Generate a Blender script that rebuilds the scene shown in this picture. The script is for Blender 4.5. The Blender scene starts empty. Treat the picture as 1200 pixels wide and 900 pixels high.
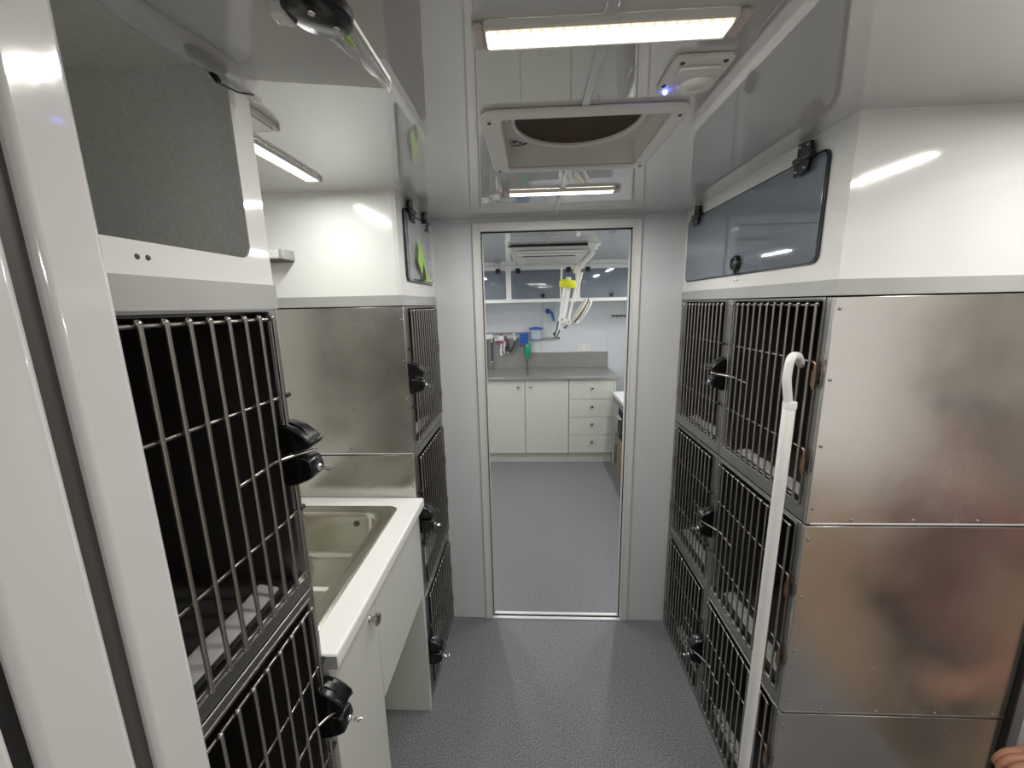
import bpy, bmesh, math, random
from mathutils import Vector, Matrix
random.seed(7)
PI = math.pi
scene = bpy.context.scene
COL = scene.collection

# ------------------------------------------------------------------ materials
def _new(name):
    m = bpy.data.materials.new(name); m.use_nodes = True
    nt = m.node_tree
    return m, nt, nt.nodes['Principled BSDF']

def mat(name, col, rough=.5, metal=0., spec=.5, bump=0., bscale=300., var=0., vscale=5., coat=0., alpha=1., trans=0., emis=None, estr=0., rvar=0., col2=None, stretch=None, ior=None, detail=6):
    m, nt, b = _new(name)
    b.inputs['Base Color'].default_value = (*col, 1)
    b.inputs['Roughness'].default_value = rough
    b.inputs['Metallic'].default_value = metal
    b.inputs['Specular IOR Level'].default_value = spec
    b.inputs['Coat Weight'].default_value = coat
    b.inputs['Coat Roughness'].default_value = .03
    b.inputs['Alpha'].default_value = alpha
    b.inputs['Transmission Weight'].default_value = trans
    if ior: b.inputs['IOR'].default_value = ior
    if emis:
        b.inputs['Emission Color'].default_value = (*emis, 1)
        b.inputs['Emission Strength'].default_value = estr
    L = nt.links
    tc = nt.nodes.new('ShaderNodeTexCoord')
    src = tc.outputs['Object']
    if stretch:
        mp = nt.nodes.new('ShaderNodeMapping'); mp.inputs['Scale'].default_value = stretch
        L.new(src, mp.inputs['Vector']); src = mp.outputs['Vector']
    if var or rvar:
        n = nt.nodes.new('ShaderNodeTexNoise'); n.inputs['Scale'].default_value = vscale
        n.inputs['Detail'].default_value = detail; n.inputs['Roughness'].default_value = .6
        L.new(src, n.inputs['Vector'])
        if var:
            r = nt.nodes.new('ShaderNodeValToRGB')
            c2 = col2 or tuple(max(0, c*(1-var)) for c in col)
            c1 = tuple(min(1, c*(1+var*.4)) for c in col)
            r.color_ramp.elements[0].position = .3; r.color_ramp.elements[1].position = .7
            r.color_ramp.elements[0].color = (*c2, 1); r.color_ramp.elements[1].color = (*c1, 1)
            L.new(n.outputs['Fac'], r.inputs['Fac']); L.new(r.outputs['Color'], b.inputs['Base Color'])
        if rvar:
            mr = nt.nodes.new('ShaderNodeMapRange')
            mr.inputs['From Min'].default_value = .3; mr.inputs['From Max'].default_value = .7
            mr.inputs['To Min'].default_value = rough-rvar; mr.inputs['To Max'].default_value = rough+rvar
            L.new(n.outputs['Fac'], mr.inputs['Value']); L.new(mr.outputs['Result'], b.inputs['Roughness'])
    if bump:
        n2 = nt.nodes.new('ShaderNodeTexNoise'); n2.inputs['Scale'].default_value = bscale
        n2.inputs['Detail'].default_value = 3
        L.new(src, n2.inputs['Vector'])
        bp = nt.nodes.new('ShaderNodeBump'); bp.inputs['Strength'].default_value = bump
        bp.inputs['Distance'].default_value = .001
        L.new(n2.outputs['Fac'], bp.inputs['Height']); L.new(bp.outputs['Normal'], b.inputs['Normal'])
    if emis: m.cycles.emission_sampling = 'NONE'
    return m

def floor_mat():
    m, nt, b = _new('speckled_grey_vinyl'); L = nt.links
    tc = nt.nodes.new('ShaderNodeTexCoord')
    n = nt.nodes.new('ShaderNodeTexNoise'); n.inputs['Scale'].default_value = 170; n.inputs['Detail'].default_value = 5
    n.inputs['Roughness'].default_value = .75
    L.new(tc.outputs['Object'], n.inputs['Vector'])
    r = nt.nodes.new('ShaderNodeValToRGB')
    e = r.color_ramp.elements
    e[0].position = .36; e[0].color = (.085, .088, .10, 1)
    e[1].position = .66; e[1].color = (.34, .345, .365, 1)
    k = e.new(.5); k.color = (.200, .202, .212, 1)
    L.new(n.outputs['Fac'], r.inputs['Fac'])
    v = nt.nodes.new('ShaderNodeTexVoronoi'); v.inputs['Scale'].default_value = 95
    L.new(tc.outputs['Object'], v.inputs['Vector'])
    r2 = nt.nodes.new('ShaderNodeValToRGB')
    r2.color_ramp.elements[0].position = .04; r2.color_ramp.elements[0].color = (1, 1, 1, 1)
    r2.color_ramp.elements[1].position = .12; r2.color_ramp.elements[1].color = (0, 0, 0, 1)
    L.new(v.outputs['Distance'], r2.inputs['Fac'])
    mx = nt.nodes.new('ShaderNodeMix'); mx.data_type = 'RGBA'
    L.new(r2.outputs['Color'], mx.inputs['Factor'])
    L.new(r.outputs['Color'], mx.inputs['A']); mx.inputs['B'].default_value = (.38, .39, .41, 1)
    L.new(mx.outputs['Result'], b.inputs['Base Color'])
    b.inputs['Roughness'].default_value = .42
    bp = nt.nodes.new('ShaderNodeBump'); bp.inputs['Strength'].default_value = .25; bp.inputs['Distance'].default_value = .001
    L.new(n.outputs['Fac'], bp.inputs['Height']); L.new(bp.outputs['Normal'], b.inputs['Normal'])
    return m

M = {}
M['floor'] = floor_mat()
M['ceiling'] = mat('glossy_white_ceiling_sheet', (.60, .60, .595), .0, ior=3.0)
M['wall'] = mat('glossy_white_fibreglass', (.74, .75, .745), .10, bump=.05, bscale=60, coat=.3)
M['wall_blue'] = mat('pale_blue_white_partition', (.70, .722, .748), .14, bump=.04, bscale=40)
M['wall_rec'] = mat('white_gelcoat', (.80, .81, .78), .16, bump=.05, bscale=60, coat=.2)
M['cab'] = mat('glossy_white_cabinet', (.76, .76, .74), .07, bump=.06, bscale=45, coat=.5)
M['jamb'] = mat('glossy_white_jamb', (.66, .655, .648), .09, bump=.22, bscale=30, coat=.5)
M['trim'] = mat('painted_grey_trim', (.40, .405, .395), .38, var=.08, vscale=9)
M['alu'] = mat('brushed_aluminium', (.86, .86, .85), .36, metal=.4)
M['alu_d'] = mat('dull_aluminium', (.30, .30, .30), .4, metal=.8)
M['steel'] = mat('smudged_stainless_sheet', (.52, .505, .475), .23, metal=.9, var=.16, vscale=4, rvar=.06, bump=.04, bscale=500, detail=4)
M['steel_f'] = mat('stainless_frame', (.36, .355, .34), .34, metal=1, rvar=.08, vscale=8)
M['shell'] = mat('stainless_inner_shell', (.22, .21, .195), .34, metal=.85, rvar=.06, vscale=5)  # same metal as the sheets, darkened to put interior shade into the colour
M['rod'] = mat('polished_steel_rod', (.47, .45, .415), .27, metal=1)
M['sink'] = mat('satin_sink_steel', (.66, .64, .57), .20, metal=1, rvar=.06, vscale=12)
M['top_steel'] = mat('grey_steel_worktop', (.32, .315, .30), .30, metal=.35, var=.1, vscale=6)
M['black'] = mat('black_latch_plastic', (.006, .006, .007), .22, spec=.5)
M['blackm'] = mat('matt_black_rubber', (.012, .012, .012), .6)
M['gasket'] = mat('dark_grey_seal', (.07, .065, .06), .5)
M['tint'] = mat('smoked_blue_grey_acrylic', (.135, .158, .19), .04, spec=.7, coat=.5)
M['tint_d'] = mat('dark_acrylic_edge', (.012, .014, .018), .2)
M['lift'] = mat('grey_acrylic_underside', (.58, .58, .565), .12, spec=.7)
M['cabint'] = mat('dark_grey_carpet_lining', (.78, .80, .77), .95, bump=.5, bscale=500, var=.12, vscale=200)
M['film'] = mat('wrinkled_clear_film', (.75, .76, .76), .12, bump=1.5, bscale=22, alpha=.42)
M['green'] = mat('lime_green_print', (.30, .52, .06), .3)
M['white_p'] = mat('white_moulded_plastic', (.78, .77, .74), .30)
M['white_pole'] = mat('white_powder_coat', (.74, .74, .72), .35)
M['led'] = mat('warm_white_led_diffuser', (.9, .88, .8), .4, emis=(1, .955, .86), estr=6)
M['led_dot'] = mat('warm_led_chips', (.9, .8, .6), .4, emis=(1, .86, .62), estr=2.6)
M['led_glow'] = mat('warm_led_board', (.8, .7, .55), .4, emis=(1, .82, .58), estr=.55)
M['led_cool'] = mat('neutral_led_diffuser', (.9, .9, .85), .4, emis=(.985, .995, 1), estr=6)
M['led_rec'] = mat('neutral_led_diffuser_recess', (.9, .9, .85), .4, emis=(1, 1, .95), estr=6)
M['bluel'] = mat('blue_indicator', (.05, .05, .8), .3, emis=(.08, .10, 1), estr=14)
M['lightcap'] = mat('translucent_light_end_cap', (.62, .55, .50), .35)
M['fan'] = mat('brown_insect_screen', (.060, .036, .022), .7, bump=.6, bscale=700)
M['bench'] = mat('white_laminate_worktop', (.86, .86, .84), .28)
M['cream'] = mat('pale_green_grey_laminate', (.62, .63, .555), .35)
M['cream2'] = mat('pale_laminate_doors', (.64, .655, .60), .35)
M['knob'] = mat('brushed_nickel', (.55, .53, .50), .25, metal=1)
M['floor_refl'] = mat('pale_floor_reflection', (.36, .36, .35), .6, bump=.8, bscale=60)
M['ac'] = mat('warm_white_ac_plastic', (.62, .60, .56), .4)
M['lamp_w'] = mat('white_enamel', (.82, .81, .78), .28)
M['lamp_c'] = mat('cream_lamp_shell', (.74, .70, .56), .35)
M['yellow'] = mat('yellow_foam_strap', (.80, .82, .02), .6)
M['blue'] = mat('bright_blue_plastic', (.02, .13, .50), .35)
M['blue_d'] = mat('dark_blue_plastic', (.03, .06, .26), .4)
M['greenbag'] = mat('green_rubber_bag', (.02, .33, .17), .45)
M['clear'] = mat('clear_acrylic', (.85, .92, .90), .05, alpha=.30, spec=.6)
M['clear_b'] = mat('clear_jar_plastic', (.75, .85, .95), .08, alpha=.38, spec=.6)
M['red'] = mat('dark_red_plastic', (.35, .03, .07), .4)
M['pink'] = mat('pale_pink_plastic', (.72, .50, .52), .4)
M['hose'] = mat('grey_corrugated_hose', (.09, .09, .11), .45)
M['chrome'] = mat('chrome', (.85, .85, .85), .08, metal=1)
M['card'] = mat('brown_cardboard', (.30, .20, .10), .8)
M['brass'] = mat('worn_coppery_hinge', (.34, .24, .17), .35, metal=1)
M['skin'] = mat('skin', (.42, .20, .125), .5, var=.12, vscale=30, bump=.25, bscale=120)
M['nail'] = mat('fingernail', (.55, .32, .25), .3)
M['shirt'] = mat('dusty_red_shirt', (.26, .10, .09), .9, bump=.3, bscale=400)
M['pants'] = mat('dark_grey_trousers', (.03, .03, .032), .9)
M['hair'] = mat('dark_brown_hair', (.03, .018, .01), .6)
M['shoe'] = mat('black_shoe', (.02, .02, .02), .5)
M['deck'] = mat('tan_timber_deck', (.40, .27, .16), .7, var=.3, vscale=3, stretch=(1, 14, 1))
M['outdoor'] = mat('warm_render_wall', (.30, .25, .215), .8, var=.1, vscale=2)
M['ink'] = mat('black_print', (.01, .01, .01), .5)
M['label'] = mat('white_sticker', (.75, .75, .73), .4)

# ------------------------------------------------------------------ mesh builder
class MB:
    def __init__(s): s.v = []; s.f = []; s.sm = []
    def add(s, vs, fs, smooth=False):
        o = len(s.v); s.v += [tuple(p) for p in vs]
        for f in fs: s.f.append(tuple(i+o for i in f)); s.sm.append(smooth)
        return s
    def box(s, x0, x1, y0, y1, z0, z1):
        x0, x1 = sorted((x0, x1)); y0, y1 = sorted((y0, y1)); z0, z1 = sorted((z0, z1))
        vs = [(x0, y0, z0), (x1, y0, z0), (x1, y1, z0), (x0, y1, z0), (x0, y0, z1), (x1, y0, z1), (x1, y1, z1), (x0, y1, z1)]
        return s.add(vs, [(0, 3, 2, 1), (4, 5, 6, 7), (0, 1, 5, 4), (1, 2, 6, 5), (2, 3, 7, 6), (3, 0, 4, 7)])
    def tube(s, pts, r, n=8, cap=True):
        pts = [Vector(p) for p in pts]; rs = r if isinstance(r, (list, tuple)) else [r]*len(pts)
        t = (pts[1]-pts[0]).normalized()
        a = t.orthogonal().normalized()
        rings = []
        for i, p in enumerate(pts):
            if i == 0: d = (pts[1]-pts[0])
            elif i == len(pts)-1: d = (pts[-1]-pts[-2])
            else: d = (pts[i+1]-p).normalized()+(p-pts[i-1]).normalized()
            d.normalize()
            a = (a - d*a.dot(d)).normalized(); b = d.cross(a)
            rings.append([p+(a*math.cos(2*PI*k/n)+b*math.sin(2*PI*k/n))*rs[i] for k in range(n)])
        vs = [q for R in rings for q in R]; fs = []
        for i in range(len(rings)-1):
            for k in range(n):
                fs.append((i*n+k, i*n+(k+1) % n, (i+1)*n+(k+1) % n, (i+1)*n+k))
        s.add(vs, fs, True)
        if cap:
            s.add(rings[0], [tuple(range(n-1, -1, -1))]); s.add(rings[-1], [tuple(range(n))])
        return s
    def lathe(s, prof, origin, axis, n=24):
        """prof = [(radius, height along axis)]"""
        ax = Vector(axis).normalized(); a = ax.orthogonal().normalized(); b = ax.cross(a); o = Vector(origin)
        vs = []; fs = []
        for r, h in prof:
            for k in range(n):
                vs.append(o+ax*h+(a*math.cos(2*PI*k/n)+b*math.sin(2*PI*k/n))*max(r, 1e-5))
        for i in range(len(prof)-1):
            for k in range(n):
                fs.append((i*n+k, i*n+(k+1) % n, (i+1)*n+(k+1) % n, (i+1)*n+k))
        fs.append(tuple(range(n-1, -1, -1))); fs.append(tuple(range((len(prof)-1)*n, len(prof)*n)))
        return s.add(vs, fs, True)
    def ball(s, c, r, sc=(1, 1, 1), n=12, m=8):
        vs = []; fs = []
        for i in range(m+1):
            t = PI*i/m
            for k in range(n):
                p = 2*PI*k/n
                vs.append((c[0]+r*sc[0]*math.sin(t)*math.cos(p), c[1]+r*sc[1]*math.sin(t)*math.sin(p), c[2]+r*sc[2]*math.cos(t)))
        for i in range(m):
            for k in range(n): fs.append((i*n+k, (i+1)*n+k, (i+1)*n+(k+1) % n, i*n+(k+1) % n))
        return s.add(vs, fs, True)
    def prism(s, poly, mp, w0, w1, smooth=False):
        """poly in (u,v); mp(u,v,w)->xyz"""
        n = len(poly)
        vs = [mp(u, v, w0) for u, v in poly]+[mp(u, v, w1) for u, v in poly]
        fs = [tuple(range(n-1, -1, -1)), tuple(range(n, 2*n))]
        s.add(vs, fs)
        s.add(vs, [(i, (i+1) % n, n+(i+1) % n, n+i) for i in range(n)], smooth)
        return s
    def ring(s, outer, inner, mp, w0, w1):
        n = len(inner)
        for w, fl in ((w0, True), (w1, False)):
            vs = [mp(u, v, w) for u, v in outer]+[mp(u, v, w) for u, v in inner]
            s.add(vs, [(i, (i+1) % n, n+(i+1) % n, n+i) for i in range(n)])
        for lp in (outer, inner):
            vs = [mp(u, v, w0) for u, v in lp]+[mp(u, v, w1) for u, v in lp]
            s.add(vs, [(i, (i+1) % n, n+(i+1) % n, n+i) for i in range(n)])
        return s
    def holed(s, u0, u1, v0, v1, hole, mp, w0, w1):
        """rect plate with a rounded hole (hole from rrect(), 4 corners x k pts)"""
        k = len(hole)//4
        cx = (min(p[0] for p in hole)+max(p[0] for p in hole))/2; cy = (min(p[1] for p in hole)+max(p[1] for p in hole))/2
        corners = [(u1, v1), (u0, v1), (u0, v0), (u1, v0)]
        out = []
        for i, (u, v) in enumerate(hole):
            c, j = divmod(i, k); cu, cv = corners[c]; h = (k-1)/2
            first = j < h; last = j > h
            if c in (0, 2):
                out.append((cu, v) if first else (u, cv) if last else (cu, cv))
            else:
                out.append((u, cv) if first else (cu, v) if last else (cu, cv))
        n = len(hole)
        for w, fl in ((w0, True), (w1, False)):
            vs = [mp(u, v, w) for u, v in out]+[mp(u, v, w) for u, v in hole]
            fs = [(i, (i+1) % n, n+(i+1) % n, n+i) for i in range(n)]
            if fl: fs = [tuple(reversed(f)) for f in fs]
            s.add(vs, fs)
        for lp in (out, hole):
            vs = [mp(u, v, w0) for u, v in lp]+[mp(u, v, w1) for u, v in lp]
            s.add(vs, [(i, (i+1) % n, n+(i+1) % n, n+i) for i in range(n)])
        return s

def rrect(u0, u1, v0, v1, r, k=5):
    pts = []
    for cx, cy, a0 in ((u1-r, v1-r, 0), (u0+r, v1-r, PI/2), (u0+r, v0+r, PI), (u1-r, v0+r, 3*PI/2)):
        for i in range(k):
            a = a0+PI/2*i/(k-1); pts.append((cx+r*math.cos(a), cy+r*math.sin(a)))
    return pts

def multi(name, mb, *a, **k):
    """one object per loose piece"""
    n = len(mb.v); par = list(range(n))
    def find(i):
        while par[i] != i: par[i] = par[par[i]]; i = par[i]
        return i
    key = {}
    for i, p in enumerate(mb.v):
        q = (round(p[0], 6), round(p[1], 6), round(p[2], 6))
        if q in key: par[find(i)] = find(key[q])
        else: key[q] = i
    for f in mb.f:
        for j in f[1:]: par[find(j)] = find(f[0])
    g = {}
    for f, sm in zip(mb.f, mb.sm): g.setdefault(find(f[0]), []).append((f, sm))
    out = []
    for fs in g.values():
        m2 = MB(); ids = {}
        for f, sm in fs:
            for i in f:
                if i not in ids: ids[i] = len(m2.v); m2.v.append(tuple(mb.v[i]))
            m2.f.append(tuple(ids[i] for i in f)); m2.sm.append(sm)
        out.append(part(name, m2, *a, **k))
    return out

def wloc(o):
    v = Vector((0, 0, 0))
    while o: v += o.location; o = o.parent
    return v

def part(name, mb, m, parent=None, bev=0., loc=None, seg=2, label=None, fix=True, kind=None):
    me = bpy.data.meshes.new(name)
    off = wloc(parent) if parent else (Vector(loc) if loc else Vector((0, 0, 0)))
    bm = bmesh.new()
    vv = [bm.verts.new(Vector(p)-off) for p in mb.v]
    bm.verts.ensure_lookup_table()
    for f, sm in zip(mb.f, mb.sm):
        try:
            fc = bm.faces.new([vv[i] for i in f]); fc.smooth = sm
        except ValueError: pass
    bmesh.ops.remove_doubles(bm, verts=bm.verts, dist=1e-6)
    if fix: bmesh.ops.recalc_face_normals(bm, faces=bm.faces)
    bm.to_mesh(me); bm.free()
    me.set_sharp_from_angle(angle=math.radians(50))
    o = bpy.data.objects.new(name, me); COL.objects.link(o)
    if m: me.materials.append(M[m] if isinstance(m, str) else m)
    if parent: o.parent = parent
    elif loc: o.location = loc
    if bev:
        b = o.modifiers.new('bevel', 'BEVEL'); b.width = bev; b.segments = seg; b.limit_method = 'ANGLE'; b.angle_limit = .6
        b.harden_normals = False
    if label: o['label'] = label
    if kind: o['kind'] = kind
    return o

def thing(name, label, cat, loc, group=None):
    o = bpy.data.objects.new(name, None); COL.objects.link(o); o.location = loc
    o.empty_display_size = .05
    return tag(o, label, cat, group)
def tag(o, label, cat, group=None):
    o['label'] = label; o['category'] = cat
    if group: o['group'] = group
    return o
def struct(name, mb, m, bev=0., fix=True):
    o = part(name, mb, m, None, bev, fix=fix); o['kind'] = 'structure'; return o

def mpx(x, sgn):      # plane facing sgn*x ; u=y, v=z, w outward
    return lambda u, v, w: (x+sgn*w, u, v)
def mpy(y, sgn=-1):   # plane facing sgn*y ; u=x, v=z
    return lambda u, v, w: (u, y+sgn*w, v)
def mpz(z, sgn=-1):   # u=x, v=y
    return lambda u, v, w: (u, v, z+sgn*w)

def fillet(pts, r=.01, n=4):
    """round the inner corners of a polyline"""
    P = [Vector(p) for p in pts]; out = [P[0]]
    for i in range(1, len(P)-1):
        a = (P[i-1]-P[i]); b = (P[i+1]-P[i]); q = min(r, a.length*.45, b.length*.45)
        s0 = P[i]+a.normalized()*q; s1 = P[i]+b.normalized()*q
        for k in range(n+1):
            t = k/n; out.append(s0*(1-t)**2+P[i]*2*t*(1-t)+s1*t*t)
    out.append(P[-1]); return out

# ------------------------------------------------------------------ dimensions (metres)
ZC = 1.965; XL = -.425; XR = .656; YP = 1.807
RS0, RS1 = .911, 1.24      # right side panel plane, right outer wall
YF = 1.335                 # far left cage bank / recess end
YN = .658                  # near left bank end
XW = -1.12                 # left outer wall

# ------------------------------------------------------------------ setting
struct('floor', MB().box(-1.3, 1.285, -1.2, 5.0, -.05, 0), 'floor')
# ceiling with the square roof-vent hole
c = MB()
hx0, hx1, hy0, hy1 = -.055, .278, .872, 1.168
q_ = .012
c.box(-1.3, hx0-q_, -1.2, 4.6, ZC, ZC+.03).box(hx1+q_, 1.4, -1.2, 4.6, ZC, ZC+.03)
c.box(hx0-q_, hx1+q_, -1.2, hy0-q_, ZC, ZC+.03).box(hx0-q_, hx1+q_, hy1+q_, 4.6, ZC, ZC+.03)
struct('ceiling', c, 'ceiling', fix=False)
struct('trim_1', MB().box(.098, .114, -1.2, .85, ZC-.004, ZC).box(.098, .114, 1.19, YP, ZC-.004, ZC), 'ceiling', .0015)
struct('trim_2', MB().box(.098, .114, YP+.06, 3.97, ZC-.004, ZC), 'ceiling', .0015)
# partition with doorway
DX0, DX1, DZ = -.213, .436, 1.911
PT = .045
w = MB().box(-1.25, DX0-.007, YP, YP+PT, 0, ZC).box(DX1+.007, 1.35, YP, YP+PT, 0, ZC).box(DX0-.007, DX1+.007, YP, YP+PT, DZ+.007, ZC)
struct('wall_partition', w, 'wall_blue', fix=False)
d = MB()
for y0, y1 in ((YP-.010, YP), (YP+PT, YP+PT+.01)):
    d.box(DX0-.036, DX0-.006, y0, y1, 0, DZ+.036).box(DX1+.006, DX1+.036, y0, y1, 0, DZ+.036).box(DX0-.006, DX1+.006, y0, y1, DZ+.006, DZ+.036)
door = struct('door_1', d, 'cab', .002, fix=False)
part('jamb_lining', MB().box(DX0-.0055, DX0, YP-.012, YP+PT+.012, 0, DZ+.0055).box(DX1, DX1+.0055, YP-.012, YP+PT+.012, 0, DZ+.0055).box(DX0, DX1, YP-.012, YP+PT+.012, DZ, DZ+.0055), 'cab', door)
part('door_seal', MB().box(DX0, DX0+.003, YP+.012, YP+.02, 0, DZ).box(DX1-.003, DX1, YP+.012, YP+.02, 0, DZ).box(DX0, DX1, YP+.006, YP+.022, DZ-.004, DZ), 'blackm', door)
part('pocket_strip', MB().box(DX0, DX0+.006, YP+.028, YP+.04, 0, DZ).box(DX1-.006, DX1, YP+.028, YP+.04, 0, DZ), 'cab', door)
part('threshold', MB().box(DX0, DX1, YP-.012, YP+.005, 0, .007).box(DX0, DX1, YP+.019, YP+.037, 0, .007), 'alu', door, .001)
part('threshold_groove', MB().box(DX0, DX1, YP+.005, YP+.019, 0, .0015), 'blackm', door)

struct('wall_left', MB().box(XW-.05, XW, -1.2, 4.6, 0, ZC), 'wall_rec')
struct('wall_back', MB().box(-1.3, 1.4, 4.45, 4.5, 0, ZC), 'wall_blue')
struct('wall_right', MB().box(RS1+.03, RS1+.08, .93, 4.5, 0, ZC).box(RS1+.03, RS1+.08, -1.2, -.35, 0, ZC).box(RS1+.03, RS1+.08, -.35, .93, 1.9, ZC), 'wall', fix=False)
struct('wall_rear', MB().box(-1.3, 1.4, -1.25, -1.2, 0, ZC), 'wall')
# right outer door post: black seal, aluminium post, white outer frame
p = struct('trim_3', MB().box(1.2225, 1.2275, RS0-.012, RS0+.03, 0, ZC), 'blackm')
struct('trim_4', MB().box(1.2275, 1.256, RS0-.010, RS0+.03, 0, 1.9), 'alu_d', .002)
struct('trim_5', MB().box(1.256, 1.34, RS0-.030, RS0+.03, -.03, 1.9), 'wall', .004)
# left near door jamb: face x=-.32
XJ = -.32
struct('trim_6', MB().box(XJ-.104, XJ, .258, .301, 0, ZC), 'jamb', .005)
struct('trim_7', MB().box(XJ-.104, XJ-.008, .243, .258, 0, ZC), 'gasket')
struct('wall_side', MB().box(XJ-.104, XJ, .193, .243, 0, ZC), 'jamb', .006)
struct('trim_8', MB().box(XJ-.104, XJ-.008, .183, .193, 0, ZC), 'blackm')
struct('door_2', MB().box(XJ-.104, XJ-.002, -1.2, .183, 0, ZC), 'jamb', .004)
# grey trim bands round the cabinets
ZB0, ZB1 = 1.606, 1.640
struct('trim_9', MB().box(XR-.003, RS1, RS0-.003, RS0+.02, ZB0, ZB1).box(XR-.003, XR+.02, RS0+.02, YP, ZB0, ZB1), 'trim', fix=False)
struct('trim_10', MB().box(XW, XL+.003, YF-.003, YF+.02, ZB0, ZB1).box(XL-.02, XL+.003, YF+.02, YP, ZB0, ZB1), 'trim', fix=False)
struct('trim_11', MB().box(XL-.02, XL+.003, .302, YN+.004, ZB0-.004, ZB1), 'trim')
# white wall-joint strips in room beyond
struct('trim_12', MB().box(.106, .120, 4.442, 4.45, 1.06, ZC), 'wall', .001)
struct('trim_13', MB().box(.838, .846, 4.445, 4.45, .9, ZC), 'wall_blue', .001)
# ground and building outside the side door, seen only as reflections in the steel
struct('ground', MB().box(1.36, 5.5, -3, 3.5, -.60, -.55), 'deck')
struct('wall_outside', MB().box(4.4, 4.5, -3, 3.5, -.55, 2.6), 'outdoor')

# ------------------------------------------------------------------ animal cages
def latch(parent, x, s, y, z):
    """black two-lobed slam latch; s = direction into the corridor"""
    f = lambda u, v, w: (x+s*u, y+w, z+v)
    up = [(0, .003), (.030, .006), (.048, .012), (.056, .018), (.055, .024), (.046, .034), (.030, .047), (.014, .054), (0, .056)]
    lo = [(0, -.056), (.020, -.054), (.040, -.046), (.050, -.040), (.053, -.028), (.050, -.010), (.040, -.004), (0, -.002)]
    L = part('latch', MB().prism(up, f, -.020, .020).prism(lo, f, -.019, .019), 'black', parent, .004, seg=3)
    rb = MB()
    for w_ in (-.0225, .0225):
        rb.tube([f(0, .050, w_*.8), f(.020, .048, w_*.8), f(.040, .034, w_*.8), f(.050, .022, w_*.8)], .003, 6)
    rb.prism([(.010, .050), (.030, .042), (.048, .026), (.053, .026), (.034, .048), (.012, .058)], f, -.007, .007)
    multi('ridge', rb, 'black', L, .001)
    wr = MB().tube([f(.046, .020, 0), f(.058, .026, .002), f(.066, .036, .002)], .0014, 6)
    wr.tube([f(.048, -.026, 0), f(.066, -.026, .001), f(.076, -.030, .004), f(.070, -.034, .001), f(.060, -.030, 0)], .0016, 6)
    wr.ball(f(.052, -.026, 0), .0065, n=8, m=6)
    multi('spring_wire', wr, 'chrome', L)
    return L

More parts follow.
